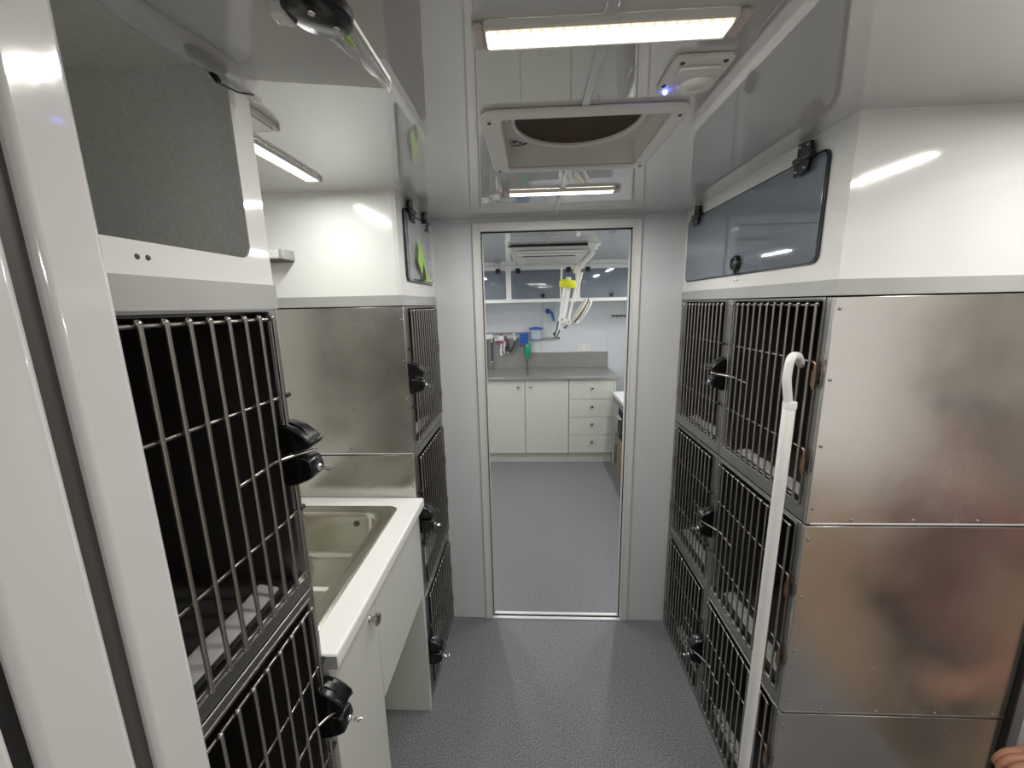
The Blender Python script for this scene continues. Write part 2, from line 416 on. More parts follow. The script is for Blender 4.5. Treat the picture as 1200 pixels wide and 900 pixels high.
def cage(x, s, y0, y1, seam_t, seam_b, oz1, oz0, oy0, oy1, latch_y, hinge_y, label, group, hinge_near, depth, reflection_strip=True, has_latch=True, side=None):
    """one cage module. x face plane, s corridor direction (+1 faces +x)"""
    c = thing('kennel_cage', label, 'cage', (x, (y0+y1)/2, seam_b), group)
    back = x-s*depth
    g = .0012
    mp = mpx(x, s)
    F = MB()
    hole = rrect(oy0, oy1, oz0, oz1, .004, 5)
    F.holed(y0+g, y1-g, seam_b+g, seam_t-g, hole, mp, -.022, 0)
    # rolled lips of the opening
    part('frame', F, 'steel_f', c, .0018)
    lip = MB().holed(oy0-.006, oy1+.006, oz0-.006, oz1+.006, rrect(oy0, oy1, oz0, oz1, .004, 5), mp, 0, .0022)
    part('rolled_lip', lip, 'steel_f', c, .001)
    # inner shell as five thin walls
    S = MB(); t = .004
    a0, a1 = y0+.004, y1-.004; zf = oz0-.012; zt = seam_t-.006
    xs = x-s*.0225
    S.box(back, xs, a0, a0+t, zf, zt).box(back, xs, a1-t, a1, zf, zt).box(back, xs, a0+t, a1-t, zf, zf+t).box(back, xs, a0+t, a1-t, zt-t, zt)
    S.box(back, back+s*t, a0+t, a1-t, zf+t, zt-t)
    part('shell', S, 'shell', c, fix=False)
    if reflection_strip:  # pale strip shaped to imitate a bright reflection on the cage floor
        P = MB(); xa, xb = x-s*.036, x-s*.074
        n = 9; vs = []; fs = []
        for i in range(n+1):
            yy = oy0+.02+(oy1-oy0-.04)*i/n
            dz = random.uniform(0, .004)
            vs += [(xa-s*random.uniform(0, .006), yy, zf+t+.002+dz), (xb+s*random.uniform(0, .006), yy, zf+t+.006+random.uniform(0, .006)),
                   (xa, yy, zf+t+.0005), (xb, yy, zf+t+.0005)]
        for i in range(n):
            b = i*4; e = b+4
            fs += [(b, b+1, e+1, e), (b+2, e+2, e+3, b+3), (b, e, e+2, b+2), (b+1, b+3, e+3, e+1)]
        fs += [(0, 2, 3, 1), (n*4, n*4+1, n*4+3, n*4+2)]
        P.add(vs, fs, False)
        part('floor_reflection', P, 'floor_refl', c, label='pale strip modelling a floor reflection')
    # door of steel rods
    rv, rh = .0031, .0028
    xv = x+s*.0115; xh = x+s*.0060
    D = MB()
    h0 = oz1-.0115; h3 = oz0+.014; hA = oz1-.140; hB = oz1-.349 if (oz1-oz0) > .45 else oz1-.300
    n = int(round((oy1-oy0-.012)/.031)); ys = [oy0+.006+i*(oy1-oy0-.012)/n for i in range(n+1)]
    ya = ys[0]; yb = ys[-1]
    for yy in ys:
        D.tube([(xv, yy, h3-.006), (xv, yy, (h0+h3)/2), (xv, yy, h0+.004)], rv, 8)
        D.ball((xv-s*.0015, yy, h0+.003), .0046, n=8, m=5)
        D.ball((xv-s*.0015, yy, h3-.003), .0046, n=8, m=5)
    D.tube([(xh, ya, h0), (xh, yb, h0)], rh, 8)
    D.tube([(xh, ya, h3), (xh, yb, h3)], rh, 8)
    hs = 1 if not hinge_near else -1     # direction toward hinge in y
    yl = yb if hinge_near else ya        # latch-side bar
    yh = ya if hinge_near else yb
    for z in (hA, hB):
        e = yl-hs*.022
        D.tube([(xh, yh+hs*0, z), (xh, e, z)], rh, 8)
    dr = part('door', D, 'rod', c)
    kn = MB()
    for z in (hA, hB):
        kn.tube([(xh, yl-hs*.012, z), (xh, yl-hs*.024, z)], .0044, 8)
    multi('rubber_stop', kn, 'blackm', dr)
    # hinges: rod ends bent down into barrels
    for z in (hA, hB):
        H = MB().tube(fillet([(xh, yh, z), (xh+s*.002, yh+hs*.016, z), (xh+s*.002, yh+hs*.016, z-.062)], .008), .0034, 8)
        H.tube([(xh+s*.002, yh+hs*.016, z-.020), (xh+s*.002, yh+hs*.016, z-.054)], .0058, 8)
        part('hinge', H, 'brass', dr)
    # latch rod
    zl = oz1-.240
    q = yl+hs*.125
    lr = MB().tube(fillet([(xh+s*.001, q, zl-.003), (xh+s*.001, yl+hs*.035, zl), (x+s*.024, yl+hs*.006, zl+.001), (x+s*.047, latch_y, zl+.004)], .012), .0034, 8)
    part('latch_rod', lr, 'rod', dr)
    if has_latch: latch(c, x, s, latch_y, zl)
    if side: side(c)
    return c

def side_sheet(y, x0, x1, z0, z1, scr):
    def f(c):
        sh = part('side_panel', MB().box(x0, x1, y, y+.012, z0, z1), 'steel', c, .0012)
        part('panel_lip', MB().box(x0+.01, x1, y-.0012, y, z0+.0002, z0+.0036), 'alu' if z0 > 1 else 'steel_f', sh, label='bright lower lip' if z0 > 1 else None)
        S = MB()
        for (sx, sz) in scr:
            S.lathe([(.0042, 0), (.0042, .0008), (.003, .0022), (.0008, .0026)], (sx, y, sz), (0, -1, 0), 8)
        multi('screw', S, 'alu_d', sh, kind=None)
    return f

RR = [(1.604, 1.065, 1.597, 1.107), (1.063, .514, 1.050, .557), (.512, .0, .505, .036)]
rt = 'right-hand'; rows = ['top', 'middle', 'bottom']
for k, (st, sb, o1, o0) in enumerate(RR):
    zs = {0: [1.578, 1.421, 1.264, 1.108], 1: [1.025, .868, .710, .556], 2: [.473, .32, .16, .03]}[k]
    scr = [(.667, z) for z in zs]
    if k == 0: scr += [(x, 1.078) for x in (.76, .902, 1.046, 1.19)]
    if k == 1: scr += [(x, .526) for x in (.758, .90, 1.047, 1.19)]
    if k == 2: scr += [(x, .02) for x in (.758, .90, 1.047, 1.19)]
    cage(XR, -1, RS0+.0125, 1.3695, st, sb, o1, o0, .945, 1.338, 1.366, 0,
         '%s stainless cage in the near column of the right bank, beside the screwed side sheet' % rows[k].capitalize(),
         'right bank of cages', True, .56, side=side_sheet(RS0, XR, 1.2215, sb+.0015, st-.0015, scr))
for k, (st, sb, o1, o0) in enumerate(RR):
    cage(XR, -1, 1.3705, YP-.001, st, sb, o1, o0, 1.402, 1.752, 1.366, 0,
         '%s stainless cage of the right bank, in the column against the doorway partition' % rows[k].capitalize(),
         'right bank of cages', False, .56, has_latch=False)
def back_sheet(st, sb):
    def f(c): part('side_panel', MB().box(XW+.002, XL-.001, YN+.0003, YN+.0035, sb+.0015, st-.0015), 'steel', c)
    return f
LR = [(1.604, 1.083, 1.597, 1.112), (1.081, .493, 1.060, .520), (.491, .0, .474, .036)]
for k, (st, sb, o1, o0) in enumerate(LR):
    cage(XL, 1, .212, YN, st, sb, o1, o0, .242, .637, .640, 0,
         '%s stainless cage of the near left bank, behind the white jamb and before the sink' % rows[k].capitalize(),
         'near left bank of cages', True, .66, side=back_sheet(st, sb))
for k, (st, sb, o1, o0) in enumerate(LR):
    scr = [(-.435, z) for z in ([1.56, 1.42, 1.286, 1.134], [1.054, .96, .8, .6], [.4, .3, .2, .1])[k]]
    if k == 0: scr += [(x, 1.106) for x in (-.524, -.65, -.78, -.92)]
    cage(XL, 1, YF+.0125, YP-.001, st, sb, o1, o0, YF+.045, 1.766, YF+.032, 0,
         '%s stainless cage of the far left bank, between the sink and the doorway partition' % rows[k].capitalize(),
         'far left bank of cages', False, .60, side=side_sheet(YF, XW+.002, XL, sb+.0015, st-.0015, scr))

# ------------------------------------------------------------------ overhead cabinets
def window_hinge(parent, x, s, y, z):
    f = lambda u, v, w: (x+s*w*1.3, y+u*1.3, z+v*1.15)
    h = MB().prism([(-.020, .002), (-.014, .030), (.012, .034), (.020, .036), (.022, .002)], f, .001, .008)
    h.prism([(-.020, -.002), (-.016, -.026), (.020, -.030), (.020, -.002)], f, .006, .012)
    h.tube([f(-.030, 0, .011), f(.020, 0, .011)], .008, 10)
    H = part('hinge', h, 'black', parent, .0015)
    sc = MB()
    for (u, v, w_) in ((-.008, .024, .008), (.014, .026, .008), (-.010, -.019, .012), (.013, -.021, .012)):
        sc.lathe([(.003, 0), (.0025, .0015)], f(u, v, w_), (s, 0, 0), 8)
    multi('screw', sc, 'chrome', H)

def push_latch(parent, mp, u, v, r=.024, base_r=0):
    o = Vector(mp(u, v, .006)); ax = Vector(mp(u, v, 1))-Vector(mp(u, v, 0))
    k = part('push_latch', MB().lathe([(r, 0), (r, .010), (r*.86, .015), (r*.70, .015), (r*.62, .012), (r*.3, .014), (0, .014)], o, ax, 24), 'black', parent)
    q = Vector(mp(u+.004, v-r-.004, .006))
    part('catch', MB().lathe([(.006, 0), (.005, .009), (.001, .010)], q, ax, 10), 'blackm', k)
    return k

# right
cb = thing('overhead_cabinet', 'White overhead cabinet above the right cages with a smoked blue-grey flap', 'cabinet', (XR, 1.36, ZB1), 'overhead cabinets')
hole = rrect(.985, 1.765, 1.683, 1.921, .018, 7)
part('face_frame', MB().holed(RS0, YP-.001, ZB1, ZC, hole, mpx(XR, -1), -.015, 0), 'cab', cb)
part('carcass', MB().box(XR+.015, RS1-.01, RS0, RS0+.02, ZB1, ZC).box(XR+.015, RS1-.01, YP-.02, YP-.001, ZB1, ZC).box(XR+.03, RS1-.01, RS0+.02, YP-.02, ZB1, ZB1+.012).box(RS1-.02, RS1-.01, RS0+.02, YP-.02, ZB1+.012, ZC), 'wall', cb, fix=False)
fl = part('flap', MB().prism(rrect(.983, 1.767, 1.683, 1.919, .018, 7), mpx(XR, -1), .0005, .007), 'tint', cb, .001, label='smoked blue-grey acrylic flap')
part('flap_edge', MB().ring(rrect(.9770, 1.770, 1.679, 1.923, .022, 7), rrect(.9835, 1.7665, 1.6835, 1.9185, .017, 7), mpx(XR, -1), 0, .0045), 'tint_d', fl)
window_hinge(cb, XR-.004, -1, 1.050, 1.921); window_hinge(cb, XR-.004, -1, 1.665, 1.921)
push_latch(fl, mpx(XR, -1), 1.335, 1.714)
sd = MB()
for dy in (0, .018): sd.lathe([(.0028, 0), (.002, .001)], (XR, 1.342+dy, 1.662), (-1, 0, 0), 8)
multi('screw_hole', sd, 'ink', cb)

# far left
cb = thing('overhead_cabinet', 'White overhead cabinet above the far left cages, its flap still in protective film printed green', 'cabinet', (XL, 1.57, ZB1), 'overhead cabinets')
hole = rrect(1.40, 1.755, 1.690, 1.925, .018, 7)
part('face_frame', MB().holed(YF, YP-.001, ZB1, ZC, hole, mpx(XL, 1), -.015, 0), 'cab', cb)
part('carcass', MB().box(XW, XL-.015, YF, YF+.02, ZB1, ZC).box(XW, XL-.015, YP-.02, YP-.001, ZB1, ZC).box(XW, XL-.03, YF+.02, YP-.02, ZB1, ZB1+.012), 'wall_rec', cb, fix=False)
fl = part('flap', MB().prism(rrect(1.402, 1.753, 1.692, 1.923, .018, 7), mpx(XL, 1), .0005, .007), 'tint', cb, .001, label='smoked blue-grey acrylic flap')
part('flap_edge', MB().ring(rrect(1.394, 1.758, 1.687, 1.928, .022, 7), rrect(1.4025, 1.7525, 1.6925, 1.9225, .017, 7), mpx(XL, 1), 0, .0045), 'tint_d', fl)
window_hinge(cb, XL+.004, 1, 1.46, 1.925); window_hinge(cb, XL+.004, 1, 1.655, 1.925)
def film(parent, pts_fn, nu, nv, amp, seed, name='protective_film'):
    rnd = random.Random(seed); vs = []; fs = []
    for i in range(nu+1):
        for j in range(nv+1):
            vs.append(pts_fn(i/nu, j/nv, rnd.uniform(0, amp)))
    for i in range(nu):
        for j in range(nv):
            a = i*(nv+1)+j; fs.append((a, a+1, a+nv+2, a+nv+1))
    o = part(name, MB().add(vs, fs, False), 'film', parent, fix=False)
    return o
fm = film(fl, lambda u, v, r: (XL+.0085+r*(1 if u > .35 else .2), 1.42+.325*u, 1.70+.215*v), 14, 12, .012, 3)
part('green_print', MB().prism([(1.475, 1.76), (1.505, 1.845), (1.545, 1.80), (1.60, 1.72), (1.66, 1.700), (1.565, 1.695), (1.52, 1.72)], mpx(XL+.0228, 1), 0, .0006), 'green', fm, label='green print on the film')
part('dark_print', MB().prism([(1.525, 1.715), (1.545, 1.760), (1.566, 1.735), (1.572, 1.705), (1.550, 1.694), (1.532, 1.700)], mpx(XL+.0236, 1), 0, .0006), 'ink', fm)

# near left, flap lifted
cb = thing('overhead_cabinet', 'White overhead cabinet above the near left cages standing open, dark lining inside, flap raised', 'cabinet', (XL, .45, ZB1), 'overhead cabinets')
hole = rrect(.225, .617, 1.677, 1.940, .020, 7)
part('face_frame', MB().holed(.205, YN+.003, ZB1, ZC, hole, mpx(XL, 1), -.003, 0), 'cab', cb)
part('carcass', MB().box(XW, XL-.014, YN-.008, YN+.003, ZB1, ZC).box(XW, XL-.014, .205, .215, ZB1, ZC).box(XW, XL-.014, .215, YN-.008, ZB1, ZB1+.01), 'cab', cb, fix=False)
part('lining', MB().box(XW+.1, XL-.0145, YN-.016, YN-.009, ZB1+.011, ZC).box(XW+.1, XL-.0145, .216, .222, ZB1+.011, ZC).box(XW+.1, XL-.0145, .222, YN-.016, ZB1+.011, ZB1+.018).box(XW+.1, XW+.106, .222, YN-.016, ZB1+.018, ZC).box(XW+.1, XL-.0145, .222, YN-.016, ZC-.008, ZC-.001), 'cabint', cb, fix=False, label='dark grey lining')
sd = MB()
for dy in (0, .0125): sd.lathe([(.0032, 0), (.0024, .0012), (.001, .0016)], (XL, .432+dy, 1.660), (1, 0, 0), 10)
multi('screw', sd, 'gasket', cb)
# raised flap, near horizontal: hinge edge x=-.42 z=1.93 -> free edge x=-.185 z=1.898
def fp(u, v, w):   # u: 0 hinge..1 free, v = y
    return (-.412+u*.226, v, 1.9215-u*.0215-w)
poly = [(p[0], p[1]) for p in rrect(0, 1, 0, 1, .07, 6)]
def fpoly(a0, a1, y0, y1, ru, ry, k=6):
    out = []
    for (cx, cy, a) in ((a1-ru, y1-ry, 0), (a0+ru, y1-ry, PI/2), (a0+ru, y0+ry, PI), (a1-ru, y0+ry, 3*PI/2)):
        for i in range(k):
            t = a+PI/2*i/(k-1); out.append((cx+ru*math.cos(t), cy+ry*math.sin(t)))
    return out
fl = part('flap', MB().prism(fpoly(0, 1, .228, .622, .09, .02), fp, -.006, 0), 'lift', cb, .001, label='raised grey acrylic flap')
kx, ky, kz = fp(.885, .462, .0)
lt = part('push_latch', MB().lathe([(.034, 0), (.034, .010), (.029, .0135), (.001, .0150)], (kx, ky, kz), (-.09, 0, -1), 32), 'black', fl, .001)
sc = MB()
for dx, dy in ((.000, -.006), (.014, .018)):
    sc.lathe([(.0040, 0), (.0036, .0012), (.0018, .0012), (.0012, .0004)], (kx+dx-.002, ky+dy-.006, kz-.0148), (-.09, 0, -1), 10)
multi('screw', sc, 'chrome', lt)
part('catch', MB().prism([(kx-.03, ky-.010), (kx-.028, ky+.010), (kx-.045, ky+.004), (kx-.045, ky-.012)], lambda u, v, w: (u, v, kz-w), 0, .014), 'lamp_w', lt, .002)
def ff(u, v, r):
    uu = .76+.22*v; return fp(uu, .40+.215*u, .002+r*math.sin(PI*min(1, max(.0, v)))+.004*math.sin(PI*v))
fm = film(fl, lambda u, v, r: fp(.62+.37*v*(1-.0*u)+.33*u*(1-v), .36+.255*u, .0015+r*(1-abs(2*v-1))), 16, 8, .010, 5)
part('green_print', MB().prism([(.89, .455), (.955, .452), (.955, .512), (.93, .508)], fp, .0085, .0092), 'green', fm, label='green print on the film')
# film sagging below the hinge edge
fm2 = film(fl, lambda u, v, r: (-.424+.036*v+.010*math.sin(9*u), .235+(.395)*u, 1.916-.012*math.sin(PI*v)-.010*math.sin(PI*v)*abs(math.sin(7*u))-r*.3), 20, 6, .008, 11)
part('tape_end', MB().tube([(-.424, .560, 1.914), (-.405, .600, 1.905), (-.385, .628, 1.897)], [.004, .0055, .003], 7), 'film', fm2)
hg = MB().box(-.424, -.404, .545, .590, 1.912, 1.925).tube([(-.418, .575, 1.912), (-.410, .580, 1.898)], .004, 8)
part('hinge', hg, 'black', cb, .001)
hg2 = MB().tube([(-.414, .580, 1.899), (-.398, .598, 1.894), (-.385, .612, 1.897)], .0012, 6)
part('retaining_wire', hg2, 'hose', cb)

# ------------------------------------------------------------------ ceiling lights
def strip_light(cx, cy, L, along, label, lit='led', group='ceiling strip lights', w=.050, dots=True, power=1.):
    t = thing('ceiling_light', label, 'light', (cx, cy, ZC), group)
    def mp(u, v, h): return (cx+u, cy+v, ZC-h) if along == 'x' else (cx+v, cy+u, ZC-h)
    bx = lambda u0, u1, v0, v1, h0, h1: MB().prism([(u0, v0), (u1, v0), (u1, v1), (u0, v1)], mp, h0, h1)
    H_ = .011
    hole_ = rrect(-L/2+.020, L/2-.020, -w/2+.006, w/2-.005, .003, 3)
    part('housing', MB().holed(-L/2+.017, L/2-.017, -w/2+.0005, w/2, hole_, mp, .0005, H_), 'white_p', t, .0015)
    if lit:
        ld = bpy.data.lights.new('lamp', 'AREA'); ld.shape = 'RECTANGLE'; ld.size = L-.045; ld.size_y = w-.020
        ld.energy = {'led': 3.1, 'led_rec': 1.6, 'led_cool': 4.2}[lit]*power
        ld.color = {'led': (1, .97, .92), 'led_rec': (1, 1, .96), 'led_cool': (.985, .995, 1)}[lit]
        lo = bpy.data.objects.new('lamp', ld); COL.objects.link(lo); lo.parent = t
        lo.location = mp(0, .004, H_+.0002); lo.location -= Vector((cx, cy, ZC))
        if along == 'y': lo.rotation_euler = (0, 0, PI/2)
        part('diffuser', MB().prism(rrect(-L/2+.0205, L/2-.0205, -w/2+.0135 if dots else -w/2+.0065, w/2-.0055, .002, 3), mp, .003, H_-.0008), lit, t, label='lit diffuser')
        if dots:
            dd = MB(); n = 22
            for i in range(n):
                u = -L/2+.028+(L-.056)*i/(n-1)
                dd.prism([(u-.0045, -w/2+.0075), (u+.0045, -w/2+.0075), (u+.0035, -w/2+.0125), (u-.0035, -w/2+.0125)], mp, .003, H_+.0006)
            part('led_row', dd, 'led_dot', t, kind=None)
            part('led_backing', MB().prism([(-L/2+.0205, -w/2+.0065), (L/2-.0205, -w/2+.0065), (L/2-.0205, -w/2+.0134), (-L/2+.0205, -w/2+.0134)], mp, .003, H_-.0002), 'led_glow', t)
    else:
        part('diffuser', MB().prism(rrect(-L/2+.021, L/2-.021, -w/2+.0065, w/2-.0055, .002, 3), mp, .003, H_+.004), 'label', t, .002, label='unlit white diffuser')
    for sgn in (-1, 1):
        a, b = sorted((sgn*(L/2-.0165), sgn*(L/2)))
        part('end_cap', MB().prism(rrect(a, b, -w/2+.001, w/2-.001, .006, 4), mp, .0005, H_-.001), 'lightcap', t, .004)
    return t
strip_light(.106, .624, .362, 'x', 'Lit strip light across the ceiling in front of the roof vent')
strip_light(.104, 1.408, .375, 'x', 'Lit strip light across the ceiling behind the roof vent, close to the doorway partition')
strip_light(-.612, 1.025, .375, 'y', 'Lit strip light above the sink recess, running away from the camera', 'led_rec', w=.044)
strip_light(-.530, .775, .205, 'y', 'Unlit strip light beside the lit one above the sink recess', None, w=.055)
strip_light(1.02, .50, .375, 'y', 'Lit strip light over the side entry near the right steel panel, out of the frame', dots=False)
strip_light(.30, -.55, .375, 'x', 'Added strip light behind the camera, unseen fill', dots=False)  # lamp added out of view to fill the scene from behind
for i, (x_, y_, lb) in enumerate(((-.62, 2.45, 'near left'), (-.62, 3.35, 'far left'), (.86, 2.45, 'near right'), (.86, 3.35, 'far right'))):
    strip_light(x_, y_, .375, 'y', 'Lit strip light on the %s of the treatment room ceiling beyond the doorway' % lb, 'led_cool', group='treatment room ceiling lights', dots=False)

# ------------------------------------------------------------------ roof vent
v = thing('roof_vent', 'Square white roof vent with a round brown screen between the two strip lights', 'vent', (.11, 1.015, ZC))
mz = mpz(ZC, -1)
part('flange', MB().ring(rrect(-.095, .308, .838, 1.190, .030, 7), rrect(hx0, hx1, hy0, hy1, .012, 7), mz, .0005, .009), 'white_p', v, .004)
part('shaft', MB().box(hx0-.006, hx0, hy0, hy1, ZC-.0002, 2.02).box(hx1, hx1+.006, hy0, hy1, ZC-.0002, 2.02).box(hx0-.006, hx1+.006, hy0-.006, hy0, ZC-.0002, 2.02).box(hx0-.006, hx1+.006, hy1, hy1+.006, ZC-.0002, 2.02), 'white_p', v, fix=False)
part('top_plate', MB().box(hx0, hx1, hy0, hy1, 2.014, 2.02), 'white_p', v)
part('ring', MB().lathe([(.142, -.001), (.142, .007), (.146, .010), (.151, .010), (.155, .006), (.155, -.001)], (.110, 1.012, 2.014), (0, 0, -1), 64), 'lamp_w', v)
part('screen', MB().lathe([(.1415, 0), (.1415, .0015), (0, .0015)], (.110, 1.012, 2.014), (0, 0, -1), 64), 'fan', v, label='round brown mesh screen')
sk = MB()
for x_, y_ in ((-.078, .872), (.292, .872), (-.078, 1.162), (.292, 1.162)): sk.lathe([(.004, 0), (.003, .002)], (x_, y_, ZC-.012), (0, 0, -1), 8)
multi('screw', sk, 'gasket', v)
lb = part('warning_label', MB().box(-.050, -.004, 1.112, 1.162, 2.0130, 2.0140), 'label', v)
pr = MB()
def on(x0, x1, y0, y1): pr.box(x0, x1, y0, y1, 2.0122, 2.0129)
on(-.048, -.0465, 1.116, 1.160); on(-.048, -.020, 1.158, 1.160); on(-.043, -.0418, 1.118, 1.154)
for i in range(3):
    pr.lathe([(.0055, 0), (.0055, .0006)], (-.036+.013*i, 1.140+.006*(i-1), 2.0129), (0, 0, -1), 12)
on(-.040, -.026, 1.126, 1.129); on(-.020, -.006, 1.150, 1.152); on(-.040, -.012, 1.153, 1.1545)
part('print', pr, 'ink', lb)
# swing the rounded outer corners: small rounded corner caps
# ------------------------------------------------------------------ gas / smoke detector
g = thing('ceiling_detector', 'White ceiling detector with a round dome and a glowing blue light beside the roof vent', 'detector', (.268, .745, ZC))
part('base_plate', MB().prism(rrect(.222, .312, .694, .800, .010, 6), mz, .0005, .008), 'white_p', g, .002)
part('dome', MB().lathe([(.029, 0), (.028, .006), (.022, .009), (.012, .010), (.011, .007), (0, .007)], (.278, .764, ZC-.008), (0, 0, -1), 32), 'white_p', g)
part('bridge', MB().prism(rrect(.236, .300, .712, .736, .006, 4), mz, .008, .013), 'white_p', g, .002)
part('indicator', MB().lathe([(.0042, 0), (.0038, .004), (.001, .006)], (.236, .787, ZC-.008), (0, 0, -1), 12), 'bluel', g, label='glowing blue indicator')
sk = MB()
for x_, y_ in ((.236, .706), (.300, .704), (.228, .770), (.303, .790)): sk.lathe([(.0042, 0), (.003, .0016), (.001, .002)], (x_, y_, ZC-.008), (0, 0, -1), 8)
multi('screw', sk, 'gasket', g)

# ------------------------------------------------------------------ sink recess
ZT = .918
sx0, sx1, sy0, sy1 = -.875, -.466, .700, 1.266
ct = thing('countertop', 'White laminate worktop with a rounded front edge around the inset sink', 'countertop', (-.75, 1.0, ZT-.04))
hole = rrect(sx0+.02, sx1-.02, sy0+.02, sy1-.02, .03, 5)
o = part('slab', MB().holed(XW+.001, -.397, YN+.006, YF-.001, hole, mpz(ZT, 1), -.036, 0), 'bench', ct, .007, seg=4)
part('edge_band', MB().box(-.440, -.3975, YN+.0045, YN+.006, ZT-.033, ZT-.003), 'trim', ct)
# sink
sk = thing('sink', 'Stainless steel sink set into the white worktop', 'sink', (-.67, .98, ZT))
def loop(x0, x1, y0, y1, r, z, k=8): return [(p[0], p[1], z) for p in rrect(x0, x1, y0, y1, r, k)]
def loft(loops, closed_end=True):
    m = MB(); n = len(loops[0]); vs = [p for l in loops for p in l]; fs = []
    for i in range(len(loops)-1):
        for k in range(n): fs.append((i*n+k, i*n+(k+1) % n, (i+1)*n+(k+1) % n, (i+1)*n+k))
    if closed_end: fs.append(tuple(range((len(loops)-1)*n, len(loops)*n)))
    return m.add(vs, fs, True)
bx0, bx1, by0, by1 = -.835, -.514, .80, 1.222
L = [loop(sx0, sx1, sy0, sy1, .030, ZT+.0005), loop(sx0+.004, sx1-.004, sy0+.004, sy1-.004, .028, ZT+.004),
     loop(sx0+.012, sx1-.012, sy0+.012, sy1-.012, .024, ZT+.004), loop(sx0+.015, sx1-.015, sy0+.015, sy1-.015, .022, ZT+.001),
     loop(sx0+.030, sx1-.030, sy0+.030, sy1-.030, .020, ZT+.001),
     loop(bx0-.006, bx1+.006, by0-.006, by1+.006, .060, ZT+.001), loop(bx0, bx1, by0, by1, .058, ZT-.003),
     loop(bx0+.005, bx1-.005, by0+.005, by1-.005, .056, ZT-.015), loop(bx0+.012, bx1-.012, by0+.012, by1-.012, .052, ZT-.125),
     loop(bx0+.020, bx1-.020, by0+.020, by1-.020, .046, ZT-.142), loop(bx0+.040, bx1-.040, by0+.040, by1-.040, .036, ZT-.150),
     loop(bx0+.1, bx1-.1, by0+.12, by1-.12, .03, ZT-.154)]
part('basin', loft(L), 'sink', sk, fix=True)
part('drain', MB().lathe([(.035, 0), (.033, .003), (.026, .003), (.024, .0), (0, .0)], (-.68, 1.02, ZT-.1535), (0, 0, 1), 24), 'chrome', sk)
part('overflow', MB().lathe([(.010, 0), (.009, .003), (.004, .003)], (-.60, by1-.008, ZT-.035), (0, -1, .05), 14), 'gasket', sk)
# tap (hidden behind the near cages but part of the sink side)
# cabinet under it
vb = thing('sink_cabinet', 'Pale laminate cabinet under the sink with one knobbed door and open knee space', 'cabinet', (-.7, 1.0, 0))
FX = -.418
part('carcass', MB().box(XW+.002, FX-.018, YN+.008, YN+.024, 0, ZT-.037).box(XW+.002, FX-.018, .890, .906, 0, ZT-.037).box(XW+.002, FX-.018, YN+.024, .890, .02, .036), 'cream2', vb, fix=False)
dd = part('door', MB().box(FX-.017, FX, YN+.010, .902, .010, ZT-.042), 'cream2', vb, .002)
kb = MB().lathe([(.006, 0), (.006, .010), (.015, .016), (.016, .022), (.012, .026), (.001, .027)], (FX, .862, .825), (1, 0, 0), 20)
kb.lathe([(.010, 0), (.009, .002)], (FX, .862, .825), (1, 0, 0), 16)
part('knob', kb, 'knob', dd)
part('apron', MB().box(FX-.017, FX, .905, YF-.030, .535, ZT-.038), 'cream2', vb, .0015)
part('end_panel', MB().box(XW+.002, FX-.003, YF-.026, YF-.003, 0, ZT-.037), 'cream2', vb, .001)
# wall rail on far recess wall
wr = thing('wall_rail', 'Slim white wall rail with a grey end cap on the recess wall above the sink', 'rail', (-.9, 1.30, 1.76))
part('rail_body', MB().prism(rrect(YF-.062, YF-.002, 1.758, 1.786, .006, 4), lambda u, v, w: (w, u, v), XW+.002, -.788), 'lamp_w', wr, .002)
part('end_cap', MB().prism(rrect(YF-.064, YF-.001, 1.756, 1.788, .006, 4), lambda u, v, w: (w, u, v), -.788, -.772), 'trim', wr, .003, label='grey end cap')
part('base_strip', MB().box(XW+.002, -.776, YF-.058, YF-.002, 1.753, 1.757), 'gasket', wr)

# ------------------------------------------------------------------ hooked pole
pl = thing('hooked_pole', 'Long white pole with a bent hook end hung on the top right cage door', 'pole', (.556, .86, .02))
path = fillet([(.664, 1.008, 1.440), (.602, .918, 1.462), (.566, .872, 1.482), (.538, .850, 1.484), (.532, .848, 1.44), (.548, .852, 1.365)], .020, 6)
part('hook', MB().tube(path, .0085, 12), 'white_pole', pl)
tb = MB().tube([(.548, .852, 1.385), (.5475, .852, 1.380), (.546, .851, 1.20), (.540, .850, .60), (.534, .850, .002)], [.0095, .0125, .0125, .0125, .0125], 16)
part('tube', tb, 'white_pole', pl)
part('collar', MB().tube([(.548, .852, 1.386), (.548, .852, 1.372)], .0135, 16), 'lamp_w', pl)

